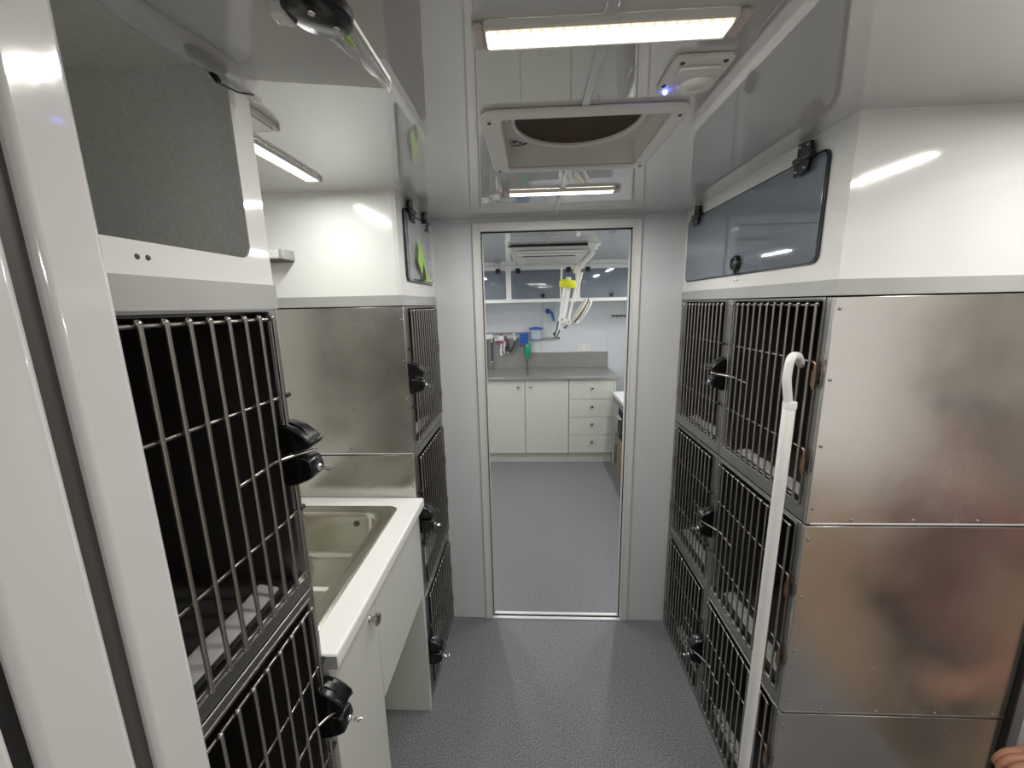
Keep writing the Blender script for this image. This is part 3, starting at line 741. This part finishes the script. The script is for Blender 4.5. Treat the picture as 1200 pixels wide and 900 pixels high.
# ------------------------------------------------------------------ treatment room beyond the doorway
CY = 3.97
wins = [(-.850, -.238, 'leftmost'), (-.187, .430, 'middle'), (.478, 1.10, 'right-hand')]
for i, (x0, x1, w_) in enumerate(wins):
    a = [-.875, -.2125, .454][i]; b = [-.2125, .454, 1.24][i]
    t = thing('wall_cabinet', {0: 'Leftmost white wall cabinet over the far worktop, smoked flap', 1: 'Middle white wall cabinet over the far worktop, smoked flap behind the lamp arm', 2: 'Right-hand white wall cabinet over the far worktop, smoked flap with round latch'}[i], 'cabinet', ((a+b)/2, CY, 1.645), 'treatment room wall cabinets')
    part('face_frame', MB().holed(a+.0005, b-.0005, 1.622, ZC-.001, rrect(x0, x1, 1.654, 1.925, .015, 5), mpy(CY), -.016, 0), 'cab', t)
    part('carcass', MB().box(a+.001, b-.001, CY+.016, 4.44, 1.622, 1.64), 'cab', t)
    f = part('flap', MB().prism(rrect(x0+.001, x1-.001, 1.655, 1.924, .015, 5), mpy(CY), .0005, .006), 'tint', t, .001, label='smoked blue-grey acrylic flap')
    push_latch(f, mpy(CY), [-.54, .118, .775][i], 1.684, .019)
    for hx in ([-.62, -.312], [-.120, .362], [.545, 1.0])[i]:
        part('hinge', MB().prism(rrect(hx-.022, hx+.022, 1.896, 1.942, .006, 4), mpy(CY), .001, .014).tube([(hx-.02, CY-.014, 1.922), (hx+.02, CY-.014, 1.922)], .006, 8), 'black', t, .001)

ZW = .902; WY = 3.85
wt = part('steel_worktop', MB().box(-1.1, .845, WY, 4.448, ZW-.032, ZW), 'top_steel', None, .004, loc=(-.13, 4.15, ZW-.032)); tag(wt, 'Grey steel worktop along the far wall of the treatment room', 'worktop')
bs = part('splashback', MB().box(-.045, .845, 4.436, 4.449, ZW, 1.075), 'top_steel', None, .002, loc=(.4, 4.44, ZW)); tag(bs, 'Low grey steel splashback on the right of the far worktop', 'splashback')
bs = part('splashback', MB().box(-1.1, -.047, 4.430, 4.449, ZW, 1.24), 'top_steel', None, .002, loc=(-.5, 4.44, ZW)); tag(bs, 'Tall grey steel splashback behind the hoses on the left of the far worktop', 'splashback')
FY = 3.872
bc = thing('base_cabinet', 'Pale base cabinet with two plain doors under the far steel worktop', 'cabinet', (-.18, 4.1, 0))
part('carcass', MB().box(-1.09, .364, FY+.017, 4.42, .11, ZW-.033), 'cream', bc)
part('plinth', MB().box(-1.09, .364, FY+.045, FY+.06, 0, .11), 'cream', bc)
for x0, x1, kx_ in ((-.505, -.070, -.135), (-.064, .361, -.012), (-1.09, -.511, -.57)):
    d_ = part('door', MB().box(x0, x1, FY, FY+.016, .112, ZW-.036), 'cream', bc, .0015)
    part('knob', MB().lathe([(.006, 0), (.006, .008), (.015, .014), (.015, .020), (.001, .024)], (kx_, FY, .805), (0, -1, 0), 14), 'knob', d_)
du = thing('drawer_unit', 'Pale unit of four drawers with round knobs at the right end of the far worktop', 'drawers', (.59, 4.1, 0))
part('carcass', MB().box(.366, .822, FY+.017, 4.42, .11, ZW-.033), 'cream', du)
part('plinth', MB().box(.366, .800, FY+.045, FY+.06, 0, .11), 'cream', du)
part('end_panel', MB().box(.806, .824, FY, 4.42, 0, ZW-.033), 'cream', du, .001)
zz = [.112, .300, .486, .672, ZW-.036]
for k in range(4):
    d_ = part('drawer', MB().box(.369, .803, FY, FY+.016, zz[k]+.002, zz[k+1]-.002), 'cream', du, .0015)
    part('knob', MB().lathe([(.006, 0), (.006, .008), (.015, .014), (.015, .020), (.001, .024)], (.592, FY, [.245, .430, .612, .800][k]-.012), (0, -1, 0), 14), 'knob', d_)

# wall items
yb_ = 4.43
rl = thing('equipment_rail', 'Long grey equipment rail on the splashback carrying hoses and a pump', 'rail', (-.3, 4.42, 1.27))
part('top_bar', MB().box(-.80, .10, 4.412, 4.430, 1.294, 1.306), 'top_steel', rl, .001)
part('bottom_bar', MB().box(-.80, .13, 4.412, 4.430, 1.220, 1.230), 'top_steel', rl, .001)
multi('bracket', MB().box(-.50, -.42, 4.408, 4.412, 1.235, 1.29).box(-.20, -.18, 4.408, 4.412, 1.22, 1.30).box(-.78, -.76, 4.408, 4.412, 1.22, 1.30), 'alu', rl, .001, fix=False)
# two vertical gas drop hoses
t = thing('gas_hose', 'Dark upright gas hose with brass fittings at the left edge of the doorway view', 'hose', (-.44, 4.39, .93))
part('hose', MB().tube([(-.434, 4.395, 1.225), (-.436, 4.39, 1.10), (-.437, 4.39, .99)], .011, 10), 'hose', t)
part('fitting', MB().tube([(-.434, 4.40, 1.20), (-.434, 4.40, 1.245)], .020, 12).tube([(-.437, 4.39, .96), (-.437, 4.39, 1.0)], .015, 10).tube([(-.437, 4.39, .904), (-.437, 4.39, .97)], .007, 8), 'knob', t)
part('valve', MB().tube([(-.437, 4.385, .985), (-.400, 4.37, .99)], .010, 8).ball((-.445, 4.37, .975), .015, n=8, m=6), 'chrome', t)
t = thing('gas_hose', 'Second dark gas hose left of the first, partly cut by the door frame', 'hose', (-.50, 4.39, .93))
part('hose', MB().tube([(-.492, 4.40, 1.225), (-.494, 4.39, 1.08), (-.496, 4.39, .99)], .008, 10), 'hose', t)
part('fitting', MB().tube([(-.496, 4.39, .904), (-.496, 4.39, .99)], .012, 10), 'knob', t)
# breathing valve: pink/red body, white connectors
t = thing('anaesthetic_valve', 'Red and pink gas valve with white connectors hanging under the rail', 'valve', (-.34, 4.38, 1.05))
part('body', MB().lathe([(.036, -.02), (.040, 0), (.040, .02), (.026, .035)], (-.33, 4.37, 1.240), (0, 0, 1), 20), 'label', t)
part('collar', MB().lathe([(.030, 0), (.048, .004), (.048, .022), (.030, .026)], (-.33, 4.38, 1.195), (0, 0, 1), 20), 'red', t)
part('side_port', MB().tube([(-.40, 4.385, 1.225), (-.35, 4.38, 1.230)], .014, 10), 'lamp_w', t)
part('lower_port', MB().tube([(-.325, 4.38, 1.195), (-.325, 4.375, 1.15), (-.335, 4.37, 1.10), (-.325, 4.37, 1.06)], [.015, .018, .013, .018], 12), 'label', t)
part('cap', MB().tube([(-.33, 4.38, 1.26), (-.33, 4.38, 1.295)], [.022, .016], 12), 'red', t)
# corrugated hoses
def corrugated(path, r):
    pts = []; rs = []
    P = fillet(path, .03, 6)
    for i in range(len(P)-1):
        for k in range(4):
            pts.append(P[i]+(P[i+1]-P[i])*(k/4)); rs.append(r*(1.12 if (len(pts) % 2) else .86))
    pts.append(P[-1]); rs.append(r)
    return MB().tube(pts, rs, 8)
t = thing('breathing_hose', 'Looped dark blue-grey corrugated hose beside the red valve', 'hose', (-.25, 4.37, 1.05))
part('tube', corrugated([(-.285, 4.38, 1.27), (-.26, 4.37, 1.16), (-.235, 4.37, 1.085), (-.195, 4.37, 1.15), (-.175, 4.37, 1.22)], .013), 'hose', t)
part('connector', MB().tube([(-.178, 4.38, 1.215), (-.170, 4.38, 1.27)], .015, 10), 'lamp_c', t)
t = thing('tube_connector', 'Pink and steel connector hanging between the red valve and the looped hose', 'connector', (-.29, 4.36, 1.1))
part('body', MB().tube([(-.292, 4.352, 1.215), (-.290, 4.350, 1.16)], [.014, .018], 12), 'pink', t)
part('spigot', MB().tube([(-.290, 4.350, 1.16), (-.300, 4.350, 1.12), (-.292, 4.350, 1.075)], [.011, .014, .009], 10), 'chrome', t)
t = thing('breathing_hose', 'Short dark hose hanging close behind the looped hose', 'hose', (-.28, 4.40, 1.1))
part('tube', corrugated([(-.30, 4.40, 1.26), (-.275, 4.40, 1.17), (-.262, 4.40, 1.10)], .012), 'hose', t)
part('tip', MB().tube([(-.262, 4.40, 1.10), (-.258, 4.40, 1.075)], .014, 10), 'chrome', t)
# blue pump and green bag
t = thing('suction_pump', 'Dark blue ribbed suction pump on the rail above the green bag', 'pump', (-.08, 4.37, 1.14))
part('body', MB().prism(rrect(-.125, -.030, 1.150, 1.300, .02, 5), mpy(4.40), 0, .06), 'blue', t, .004)
rb = MB()
for k in range(5): rb.box(-.120, -.035, 4.334, 4.341, 1.175+k*.024, 1.183+k*.024)
multi('rib', rb, 'blue_d', t, .001)
part('gauge', MB().lathe([(.016, 0), (.016, .02), (.012, .024)], (-.085, 4.34, 1.162), (0, -1, 0), 16), 'red', t)
part('nozzle', MB().tube([(-.095, 4.37, 1.155), (-.095, 4.37, 1.125)], [.012, .008], 10), 'lamp_w', t)
t = thing('reservoir_bag', 'Green tapered rubber bag hanging from the rail', 'bag', (-.045, 4.36, 1.0))
part('bag', MB().lathe([(.006, -.20), (.020, -.17), (.038, -.11), (.040, -.06), (.034, -.015), (.018, 0)], (-.043, 4.36, 1.195), (0, 0, 1), 20), 'greenbag', t)
part('neck', MB().tube([(-.043, 4.36, 1.190), (-.043, 4.36, 1.215)], [.020, .017], 12), 'lamp_w', t)
t = thing('waste_gas_tube', 'Thin dark tube rising from the worktop at the splashback step', 'tube', (-.045, 4.40, ZW))
part('tube', MB().tube([(-.046, 4.41, ZW+.12), (-.046, 4.40, ZW+.04), (-.044, 4.30, ZW+.007), (-.042, 4.05, ZW+.007), (-.04, 3.99, ZW+.007)], .006, 8), 'hose', t)
t = thing('suction_jar', 'Clear jar with a bright blue lid on the rail', 'jar', (.06, 4.38, 1.21))
part('jar', MB().lathe([(.050, 0), (.056, .01), (.058, .09), (.055, .10)], (.055, 4.365, 1.232), (0, 0, 1), 24), 'clear_b', t)
part('lid', MB().lathe([(.058, 0), (.066, .004), (.066, .018), (.050, .026), (.012, .030)], (.055, 4.365, 1.332), (0, 0, 1), 24), 'blue', t)
part('port', MB().tube([(-.02, 4.365, 1.345), (.0, 4.365, 1.343)], .010, 10).tube([(.11, 4.365, 1.345), (.135, 4.365, 1.343)], .008, 8), 'blue', t)
t = thing('wall_tray', 'Clear acrylic panel fixed to the far wall left of the lamp arm', 'panel', (.19, 4.42, 1.235))
part('panel', MB().box(.128, .285, 4.425, 4.431, 1.24, 1.62), 'clear', t)
part('lower_rail', MB().box(.128, .290, 4.405, 4.442, 1.228, 1.238), 'top_steel', t, .001)
t = thing('blue_hand_tool', 'Blue curved hand tool with a dark round head hung on the clear panel', 'tool', (.2, 4.40, 1.4))
part('handle', MB().tube([(.195, 4.39, 1.530), (.222, 4.39, 1.512), (.238, 4.385, 1.47), (.250, 4.38, 1.420)], [.013, .015, .014, .010], 10), 'blue', t)
part('head', MB().lathe([(.020, 0), (.028, .006), (.028, .020), (.018, .026)], (.185, 4.41, 1.527), (0, -1, 0), 16), 'blue_d', t)
t = thing('power_outlet', 'White double wall outlet above the right splashback', 'outlet', (.575, 4.43, 1.08))
part('plate', MB().prism(rrect(.512, .648, 1.080, 1.162, .008, 4), mpy(4.45), .001, .008), 'lamp_w', t, .002)
sl = MB()
for cx in (.545, .615):
    for dx, dz, a in ((-.010, .008, .5), (.010, .008, -.5), (0, -.012, 0)):
        q = MB(); ca, sa = math.cos(a), math.sin(a)
        sl.prism([(cx+dx+ca*u-sa*v_, 1.12+dz+sa*u+ca*v_) for u, v_ in ((-.0018, -.006), (.0018, -.006), (.0018, .006), (-.0018, .006))], mpy(4.4415), 0, .0006)
multi('socket_slot', sl, 'gasket', t)
t = thing('hook_rail', 'Row of dark hooks on the far wall at the right of the doorway', 'hooks', (.94, 4.44, 1.45))
part('bar', MB().box(.872, 1.03, 4.438, 4.449, 1.458, 1.470), 'gasket', t, .001)
for hx in (.885, .925, .965, 1.005):
    part('hook', MB().tube(fillet([(hx, 4.437, 1.463), (hx, 4.415, 1.458), (hx, 4.41, 1.440), (hx, 4.40, 1.450)], .006), .004, 6), 'gasket', t)
# small wall screw/knob right of lamp
t = part('wall_button', MB().lathe([(.012, 0), (.010, .006), (.002, .008)], (.305, 4.449, 1.232), (0, -1, 0), 12), 'gasket', None, loc=(.305, 4.449, 1.232)); tag(t, 'Small dark wall button right of the clear panel', 'button')

# roof air conditioner of treatment room
a = thing('air_conditioner', 'Warm white ceiling air conditioner with slotted front above the doorway view', 'air conditioner', (.12, 3.0, ZC))
part('housing', MB().prism([(2.60, ZC-.0005), (2.60, ZC-.012), (2.63, ZC-.038), (3.30, ZC-.052), (3.42, ZC-.030), (3.44, ZC-.0005)], lambda u, v_, w: (w, u, v_), -.125, .375), 'ac', a, .006)
multi('louvre', MB().box(-.09, .335, 2.615, 2.655, ZC-.046, ZC-.036).box(-.09, .335, 2.70, 2.76, ZC-.050, ZC-.043), 'lamp_w', a, .002, fix=False)
part('slot', MB().box(-.135, .385, 2.585, 2.602, ZC-.014, ZC-.004).box(-.05, .30, 2.78, 2.84, ZC-.0475, ZC-.043), 'blackm', a, fix=False)
part('control_panel', MB().box(-.10, -.03, 3.0, 3.15, ZC-.052, ZC-.045), 'lamp_w', a, .001)

# examination lamp on a folded spring arm
t = thing('surgical_lamp', 'White folded spring-arm examination lamp with a cream oval head and yellow strap', 'lamp', (.38, 2.85, ZC))
Y0 = 2.85
part('ceiling_mount', MB().lathe([(.042, 0), (.042, .010), (.024, .024), (.022, .040)], (.392, Y0-.25, ZC-.0005), (0, 0, -1), 24), 'lamp_w', t)
part('upper_arm', MB().tube(fillet([(.392, Y0-.25, ZC-.04), (.385, Y0-.20, 1.90), (.352, Y0-.02, 1.86), (.320, Y0, 1.815)], .03), .014, 12), 'lamp_w', t)
part('elbow', MB().tube([(.318, Y0-.03, 1.822), (.318, Y0+.03, 1.822)], .024, 16).ball((.300, Y0, 1.850), .020), 'lamp_c', t)
part('link_rod', MB().tube([(.330, Y0-.02, 1.82), (.312, Y0-.02, 1.73), (.288, Y0-.02, 1.62), (.262, Y0-.02, 1.49)], .0085, 10), 'lamp_w', t)
part('link_rod', MB().tube([(.352, Y0+.01, 1.81), (.325, Y0+.01, 1.70), (.300, Y0+.01, 1.61)], .010, 10), 'lamp_w', t)
part('link_rod', MB().tube([(.215, Y0+.01, 1.845), (.212, Y0+.01, 1.74), (.210, Y0+.01, 1.62)], .007, 10), 'lamp_w', t)
part('spring_arm', MB().tube([(.262, Y0, 1.78), (.250, Y0, 1.70), (.232, Y0, 1.58), (.218, Y0, 1.50)], [.018, .026, .027, .022], 16), 'lamp_w', t)
part('joint', MB().tube([(.217, Y0-.035, 1.493), (.217, Y0+.03, 1.493)], .025, 20).tube([(.259, Y0-.035, 1.478), (.259, Y0+.03, 1.478)], .021, 20), 'lamp_w', t)
multi('joint_screw', MB().tube([(.217, Y0-.038, 1.493), (.217, Y0-.034, 1.493)], .008, 12).tube([(.259, Y0-.038, 1.478), (.259, Y0-.034, 1.478)], .007, 12), 'knob', t)
part('lower_stub', MB().tube([(.215, Y0, 1.48), (.212, Y0, 1.44), (.218, Y0, 1.415)], [.020, .018, .012], 12), 'lamp_w', t)
part('strap', MB().lathe([(.052, -.026), (.060, -.015), (.060, .015), (.052, .026)], (.258, Y0, 1.735), (.10, 0, 1), 24), 'yellow', t, label='yellow strap')
# head: flattened oval dish tilted
hd = MB()
cx, cz = .345, 1.555; ang = math.radians(58)
ax = Vector((math.cos(ang), 0, math.sin(ang))); nrm = Vector((-math.sin(ang), -.18, math.cos(ang))).normalized(); sd_ = nrm.cross(ax)
vs = []; fs = []; n = 20
prof = [(0.0, -.030), (.5, -.027), (.8, -.018), (1.0, 0), (1.0, .010), (.93, .014), (.0, .014)]
for r, h in prof:
    for k in range(n):
        a_ = 2*PI*k/n
        vs.append(Vector((cx, Y0-.01, cz))+ax*(math.cos(a_)*r*.092)+sd_*(math.sin(a_)*r*.042)-nrm*h*-1)
for i in range(len(prof)-1):
    for k in range(n): fs.append((i*n+k, i*n+(k+1) % n, (i+1)*n+(k+1) % n, (i+1)*n+k))
hd.add(vs, fs, True)
H = part('lamp_head', hd, 'lamp_c', t, label='cream oval lamp head')
rim = MB(); pts = [Vector((cx, Y0-.01, cz))+ax*(math.cos(2*PI*k/24)*.093)+sd_*(math.sin(2*PI*k/24)*.043)-nrm*.004 for k in range(25)]
part('rim', rim.tube(pts, .005, 6), 'gasket', H)
pts = [Vector((cx+.012, Y0-.01, cz-.012))+ax*(math.cos(2*PI*k/24)*.090)+sd_*(math.sin(2*PI*k/24)*.040)-nrm*.014 for k in range(25)]
part('handle_ring', MB().tube(pts, .0065, 6), 'lamp_w', H)
part('yoke', MB().tube([(.259, Y0-.01, 1.478), (.290, Y0-.01, 1.470), (.305, Y0-.01, 1.490)], .013, 10), 'lamp_c', t)
part('cable', MB().tube(fillet([(.258, Y0+.02, 1.458), (.240, Y0+.02, 1.425), (.225, Y0+.02, 1.455), (.195, Y0+.02, 1.49), (.180, Y0+.02, 1.42), (.165, Y0+.02, 1.385), (.178, Y0+.02, 1.36), (.205, Y0+.02, 1.42), (.215, Y0+.02, 1.43)], .02), .004, 8).ball((.165, Y0+.02, 1.392), .011, n=10, m=6), 'blackm', t)

# bench on right of treatment room
t = thing('side_bench', 'White topped bench just visible to the right of the drawers', 'bench', (1.0, 3.3, 0))
part('top', MB().box(.775, 1.26, 2.6, 3.80, .735, .765), 'bench', t, .003)
part('side_panel', MB().box(.79, 1.25, 2.62, 2.64, 0, .735).box(.835, 1.25, 3.72, 3.74, 0, .735), 'alu_d', t, fix=False)
part('front_rail', MB().box(.778, .79, 2.64, 3.79, .68, .735), 'alu_d', t)
t = thing('oxygen_concentrator', 'Black machine with a silver handle under the side bench', 'machine', (.9, 3.4, .32))
part('body', MB().prism(rrect(.815, 1.12, .375, .66, .03, 5), lambda u, v_, w: (u, w, v_), 3.25, 3.70), 'blackm', t, .006)
part('handle', MB().tube(fillet([(.812, 3.62, .575), (.795, 3.62, .575), (.795, 3.50, .575), (.812, 3.50, .575)], .012), .014, 10), 'chrome', t)
part('vent_dial', MB().lathe([(.03, 0), (.03, .006), (.02, .01)], (.815, 3.58, .45), (-1, 0, 0), 16), 'gasket', t)
t = thing('cardboard_box', 'Brown cardboard box on the floor under the side bench', 'box', (.95, 3.4, 0))
part('box_body', MB().box(.815, 1.12, 3.25, 3.70, 0, .335), 'card', t, .002)
part('flap', MB().box(.812, 1.12, 3.25, 3.47, .335, .340).box(.812, 1.12, 3.48, 3.70, .335, .342), 'card', t, fix=False)
t = part('bench_shelf', MB().box(.80, 1.25, 2.64, 3.72,   .356, .372), 'alu_d', bpy.data.objects['side_bench'])

# ------------------------------------------------------------------ person outside the side door, hand on the door post
def skin_body(name, verts, edges, m, parent, sub=2):
    """verts: [(xyz, (rx,ry))]"""
    me = bpy.data.meshes.new(name); off = wloc(parent)
    me.from_pydata([Vector(v[0])-off for v in verts], edges, []); me.update()
    o = bpy.data.objects.new(name, me); COL.objects.link(o); o.parent = parent
    me.materials.append(M[m])
    s = o.modifiers.new('skin', 'SKIN'); s.use_smooth_shade = True
    for i, v in enumerate(verts):
        sv = me.skin_vertices[0].data[i]; r = v[1]; sv.radius = r if isinstance(r, tuple) else (r, r)
    me.skin_vertices[0].data[0].use_root = True
    ss = o.modifiers.new('sub', 'SUBSURF'); ss.levels = sub; ss.render_levels = sub
    return o
GZ = -.55
px, py = 1.62, .36
pe = thing('person', 'Person in a dusty red shirt outside the side door, hand at the lower right post', 'person', (px, py, GZ))
V_ = [((px, py, GZ+.92), (.15, .11)),           # 0 pelvis
      ((px-.02, py, GZ+1.12), (.135, .10)), ((px-.05, py, GZ+1.32), (.16, .105)), ((px-.07, py, GZ+1.44), (.10, .08)),
      ((px-.085, py, GZ+1.52), (.052, .052)), ((px-.10, py, GZ+1.60), (.070, .080)), ((px-.10, py, GZ+1.69), (.078, .092)), ((px-.095, py, GZ+1.76), (.045, .05)),
      ((px-.06, py+.18, GZ+1.41), .058), ((1.62, .745, .665), .044), ((1.342, .805, .548), .034),     # left arm reaching 8,9,10
      ((px-.05, py-.19, GZ+1.40), .058), ((px-.02, py-.25, GZ+1.12), .044), ((px-.08, py-.24, GZ+.88), .032), ((px-.11, py-.23, GZ+.80), .028),
      ((px, py+.10, GZ+.82), .088), ((px-.01, py+.11, GZ+.50), .060), ((px+.01, py+.12, GZ+.10), .040), ((px-.09, py+.13, GZ+.045), .035),
      ((px, py-.10, GZ+.82), .088), ((px+.01, py-.11, GZ+.50), .060), ((px+.03, py-.12, GZ+.10), .040), ((px-.07, py-.13, GZ+.045), .035)]
E_ = [(0, 1), (1, 2), (2, 3), (3, 4), (4, 5), (5, 6), (6, 7), (3, 8), (8, 9), (9, 10), (3, 11), (11, 12), (12, 13), (13, 14),
      (0, 15), (15, 16), (16, 17), (17, 18), (0, 19), (19, 20), (20, 21), (21, 22)]
# hand: wrist -> palm, five fingers curled over the post edge
W = Vector((1.342, .805, .548))      # wrist (1.39,.805,.525)
i0 = len(V_)
V_ += [((1.270, .815, .524), (.026, .021)), ((1.210, .822, .504), (.038, .020))]
E_ += [(10, i0), (i0, i0+1)]
roots = [(-.026, .0), (-.009, .003), (.009, .003), (.026, -.001)]
for j, (dy, dz) in enumerate(roots):
    ln = [.80, .95, 1.0, .9][3-j] if False else [.9, 1.0, .95, .78][j]
    b = Vector((1.182, .815+dy, .500+dz)); k = len(V_)
    V_ += [(tuple(b), .0115), (tuple(b+Vector((-.036*ln, 0, -.002))), .0100), (tuple(b+Vector((-.056*ln, .001, -.019))), .0090), (tuple(b+Vector((-.060*ln, .002, -.040))), .0078)]
    E_ += [(i0+1, k), (k, k+1), (k+1, k+2), (k+2, k+3)]
k = len(V_)
V_ += [((1.245, .782, .502), .014), ((1.216, .762, .484), .012), ((1.192, .752, .466), .0095)]
E_ += [(i0, k), (k, k+1), (k+1, k+2)]
hx_, hy_, hz_ = px-.11, py-.23, GZ+.80
for j in range(4):
    k = len(V_); dx_ = -.026+.0175*j; ln = [.9, 1.0, .95, .78][j]
    V_ += [((hx_+dx_, hy_, hz_-.028), .0112), ((hx_+dx_-.002, hy_+.002, hz_-.028-.038*ln), .0098), ((hx_+dx_-.008, hy_+.010, hz_-.028-.062*ln), .0088), ((hx_+dx_-.014, hy_+.020, hz_-.028-.078*ln), .0076)]
    E_ += [(14, k), (k, k+1), (k+1, k+2), (k+2, k+3)]
k = len(V_)
V_ += [((hx_-.030, hy_+.006, hz_+.015), .013), ((hx_-.048, hy_+.014, hz_-.012), .0115), ((hx_-.050, hy_+.022, hz_-.040), .009)]
E_ += [(13, k), (k, k+1), (k+1, k+2)]
skin_body('body', V_, E_, 'skin', pe)
skin_body('shirt', [((px, py, GZ+.79), (.190, .142)), ((px-.02, py, GZ+1.12), (.165, .125)), ((px-.05, py, GZ+1.32), (.185, .125)), ((px-.07, py, GZ+1.45), (.115, .095)),
                    ((px-.06, py+.18, GZ+1.41), .078), ((px-.03, py+.27, GZ+1.31), .064), ((px-.05, py-.19, GZ+1.40), .078), ((px-.035, py-.222, GZ+1.25), .066)],
          [(0, 1), (1, 2), (2, 3), (3, 4), (4, 5), (3, 6), (6, 7)], 'shirt', pe)
skin_body('trousers', [((px, py, GZ+.96), (.172, .130)), ((px, py+.10, GZ+.82), .108), ((px-.01, py+.11, GZ+.50), .080), ((px+.01, py+.12, GZ+.09), .064),
                       ((px, py-.10, GZ+.82), .108), ((px+.01, py-.11, GZ+.50), .080), ((px+.03, py-.12, GZ+.09), .064)],
          [(0, 1), (1, 2), (2, 3), (0, 4), (4, 5), (5, 6)], 'pants', pe)
for dy, dx in ((.125, 0), (-.125, .02)):
    part('shoe', MB().ball((px-.045+dx, py+dy, GZ+.045), .05, (2.4, .95, .9), 16, 10), 'shoe', pe)
part('hair', MB().ball((px-.062, py, GZ+1.738), .092, (1.05, 1.02, .82), 20, 12).ball((px-.035, py, GZ+1.64), .075, (.9, 1.1, 1.2), 16, 10), 'hair', pe)
fc = MB().ball((px-.185, py, GZ+1.645), .016, (1.2, .8, 1.3), 10, 8)
for s_ in (-1, 1): fc.ball((px-.10, py+s_*.083, GZ+1.655), .022, (.9, .4, 1.3), 10, 8)
part('face_features', fc, 'skin', pe)
ey = MB()
for s_ in (-1, 1): ey.ball((px-.172, py+s_*.030, GZ+1.668), .009, (.8, 1.2, .6), 10, 8)
multi('eye', ey, 'hair', pe)
part('mouth', MB().ball((px-.172, py, GZ+1.612), .012, (.7, 1.8, .45), 10, 6), 'red', pe)

# ------------------------------------------------------------------ light
wd = bpy.data.worlds.new('world'); scene.world = wd; wd.use_nodes = True
bg = wd.node_tree.nodes['Background']; bg.inputs['Color'].default_value = (1.0, .965, .93, 1); bg.inputs['Strength'].default_value = .85

# ------------------------------------------------------------------ camera
def cam_setup():
    dx, dy = 622-600, 357-450; vx, vy = 650-600, 2820-450
    f = math.sqrt(-(dx*vx+dy*vy))
    D = Vector((dx, dy, f)).normalized(); Vd = Vector((vx, vy, f)).normalized(); A = -(D.cross(Vd)).normalized()
    # image axes: x right, y down, z forward ; world X=A, Y=D, Z=-Vd in those axes
    R = Matrix((A, D, -Vd))          # maps image-frame vector to world components
    right = R @ Vector((1, 0, 0)); up = R @ Vector((0, -1, 0)); back = R @ Vector((0, 0, -1))
    m = Matrix((right, up, back)).transposed().to_4x4()
    m.translation = (0, 0, 1.6)
    cd = bpy.data.cameras.new('camera'); co = bpy.data.objects.new('camera', cd); COL.objects.link(co)
    co.matrix_world = m
    cd.sensor_fit = 'HORIZONTAL'; cd.sensor_width = 36; cd.lens = 36*f/1200
    cd.clip_start = .02; cd.clip_end = 60
    scene.camera = co
cam_setup()
scene.cycles.sample_clamp_indirect = 4; scene.cycles.blur_glossy = .6; scene.cycles.max_bounces = 14; scene.cycles.diffuse_bounces = 8; scene.cycles.glossy_bounces = 8
vs_ = scene.view_settings
vs_.view_transform = 'Standard'; vs_.look = 'None'; vs_.gamma = 1; vs_.use_curve_mapping = False; vs_.exposure = 0.5
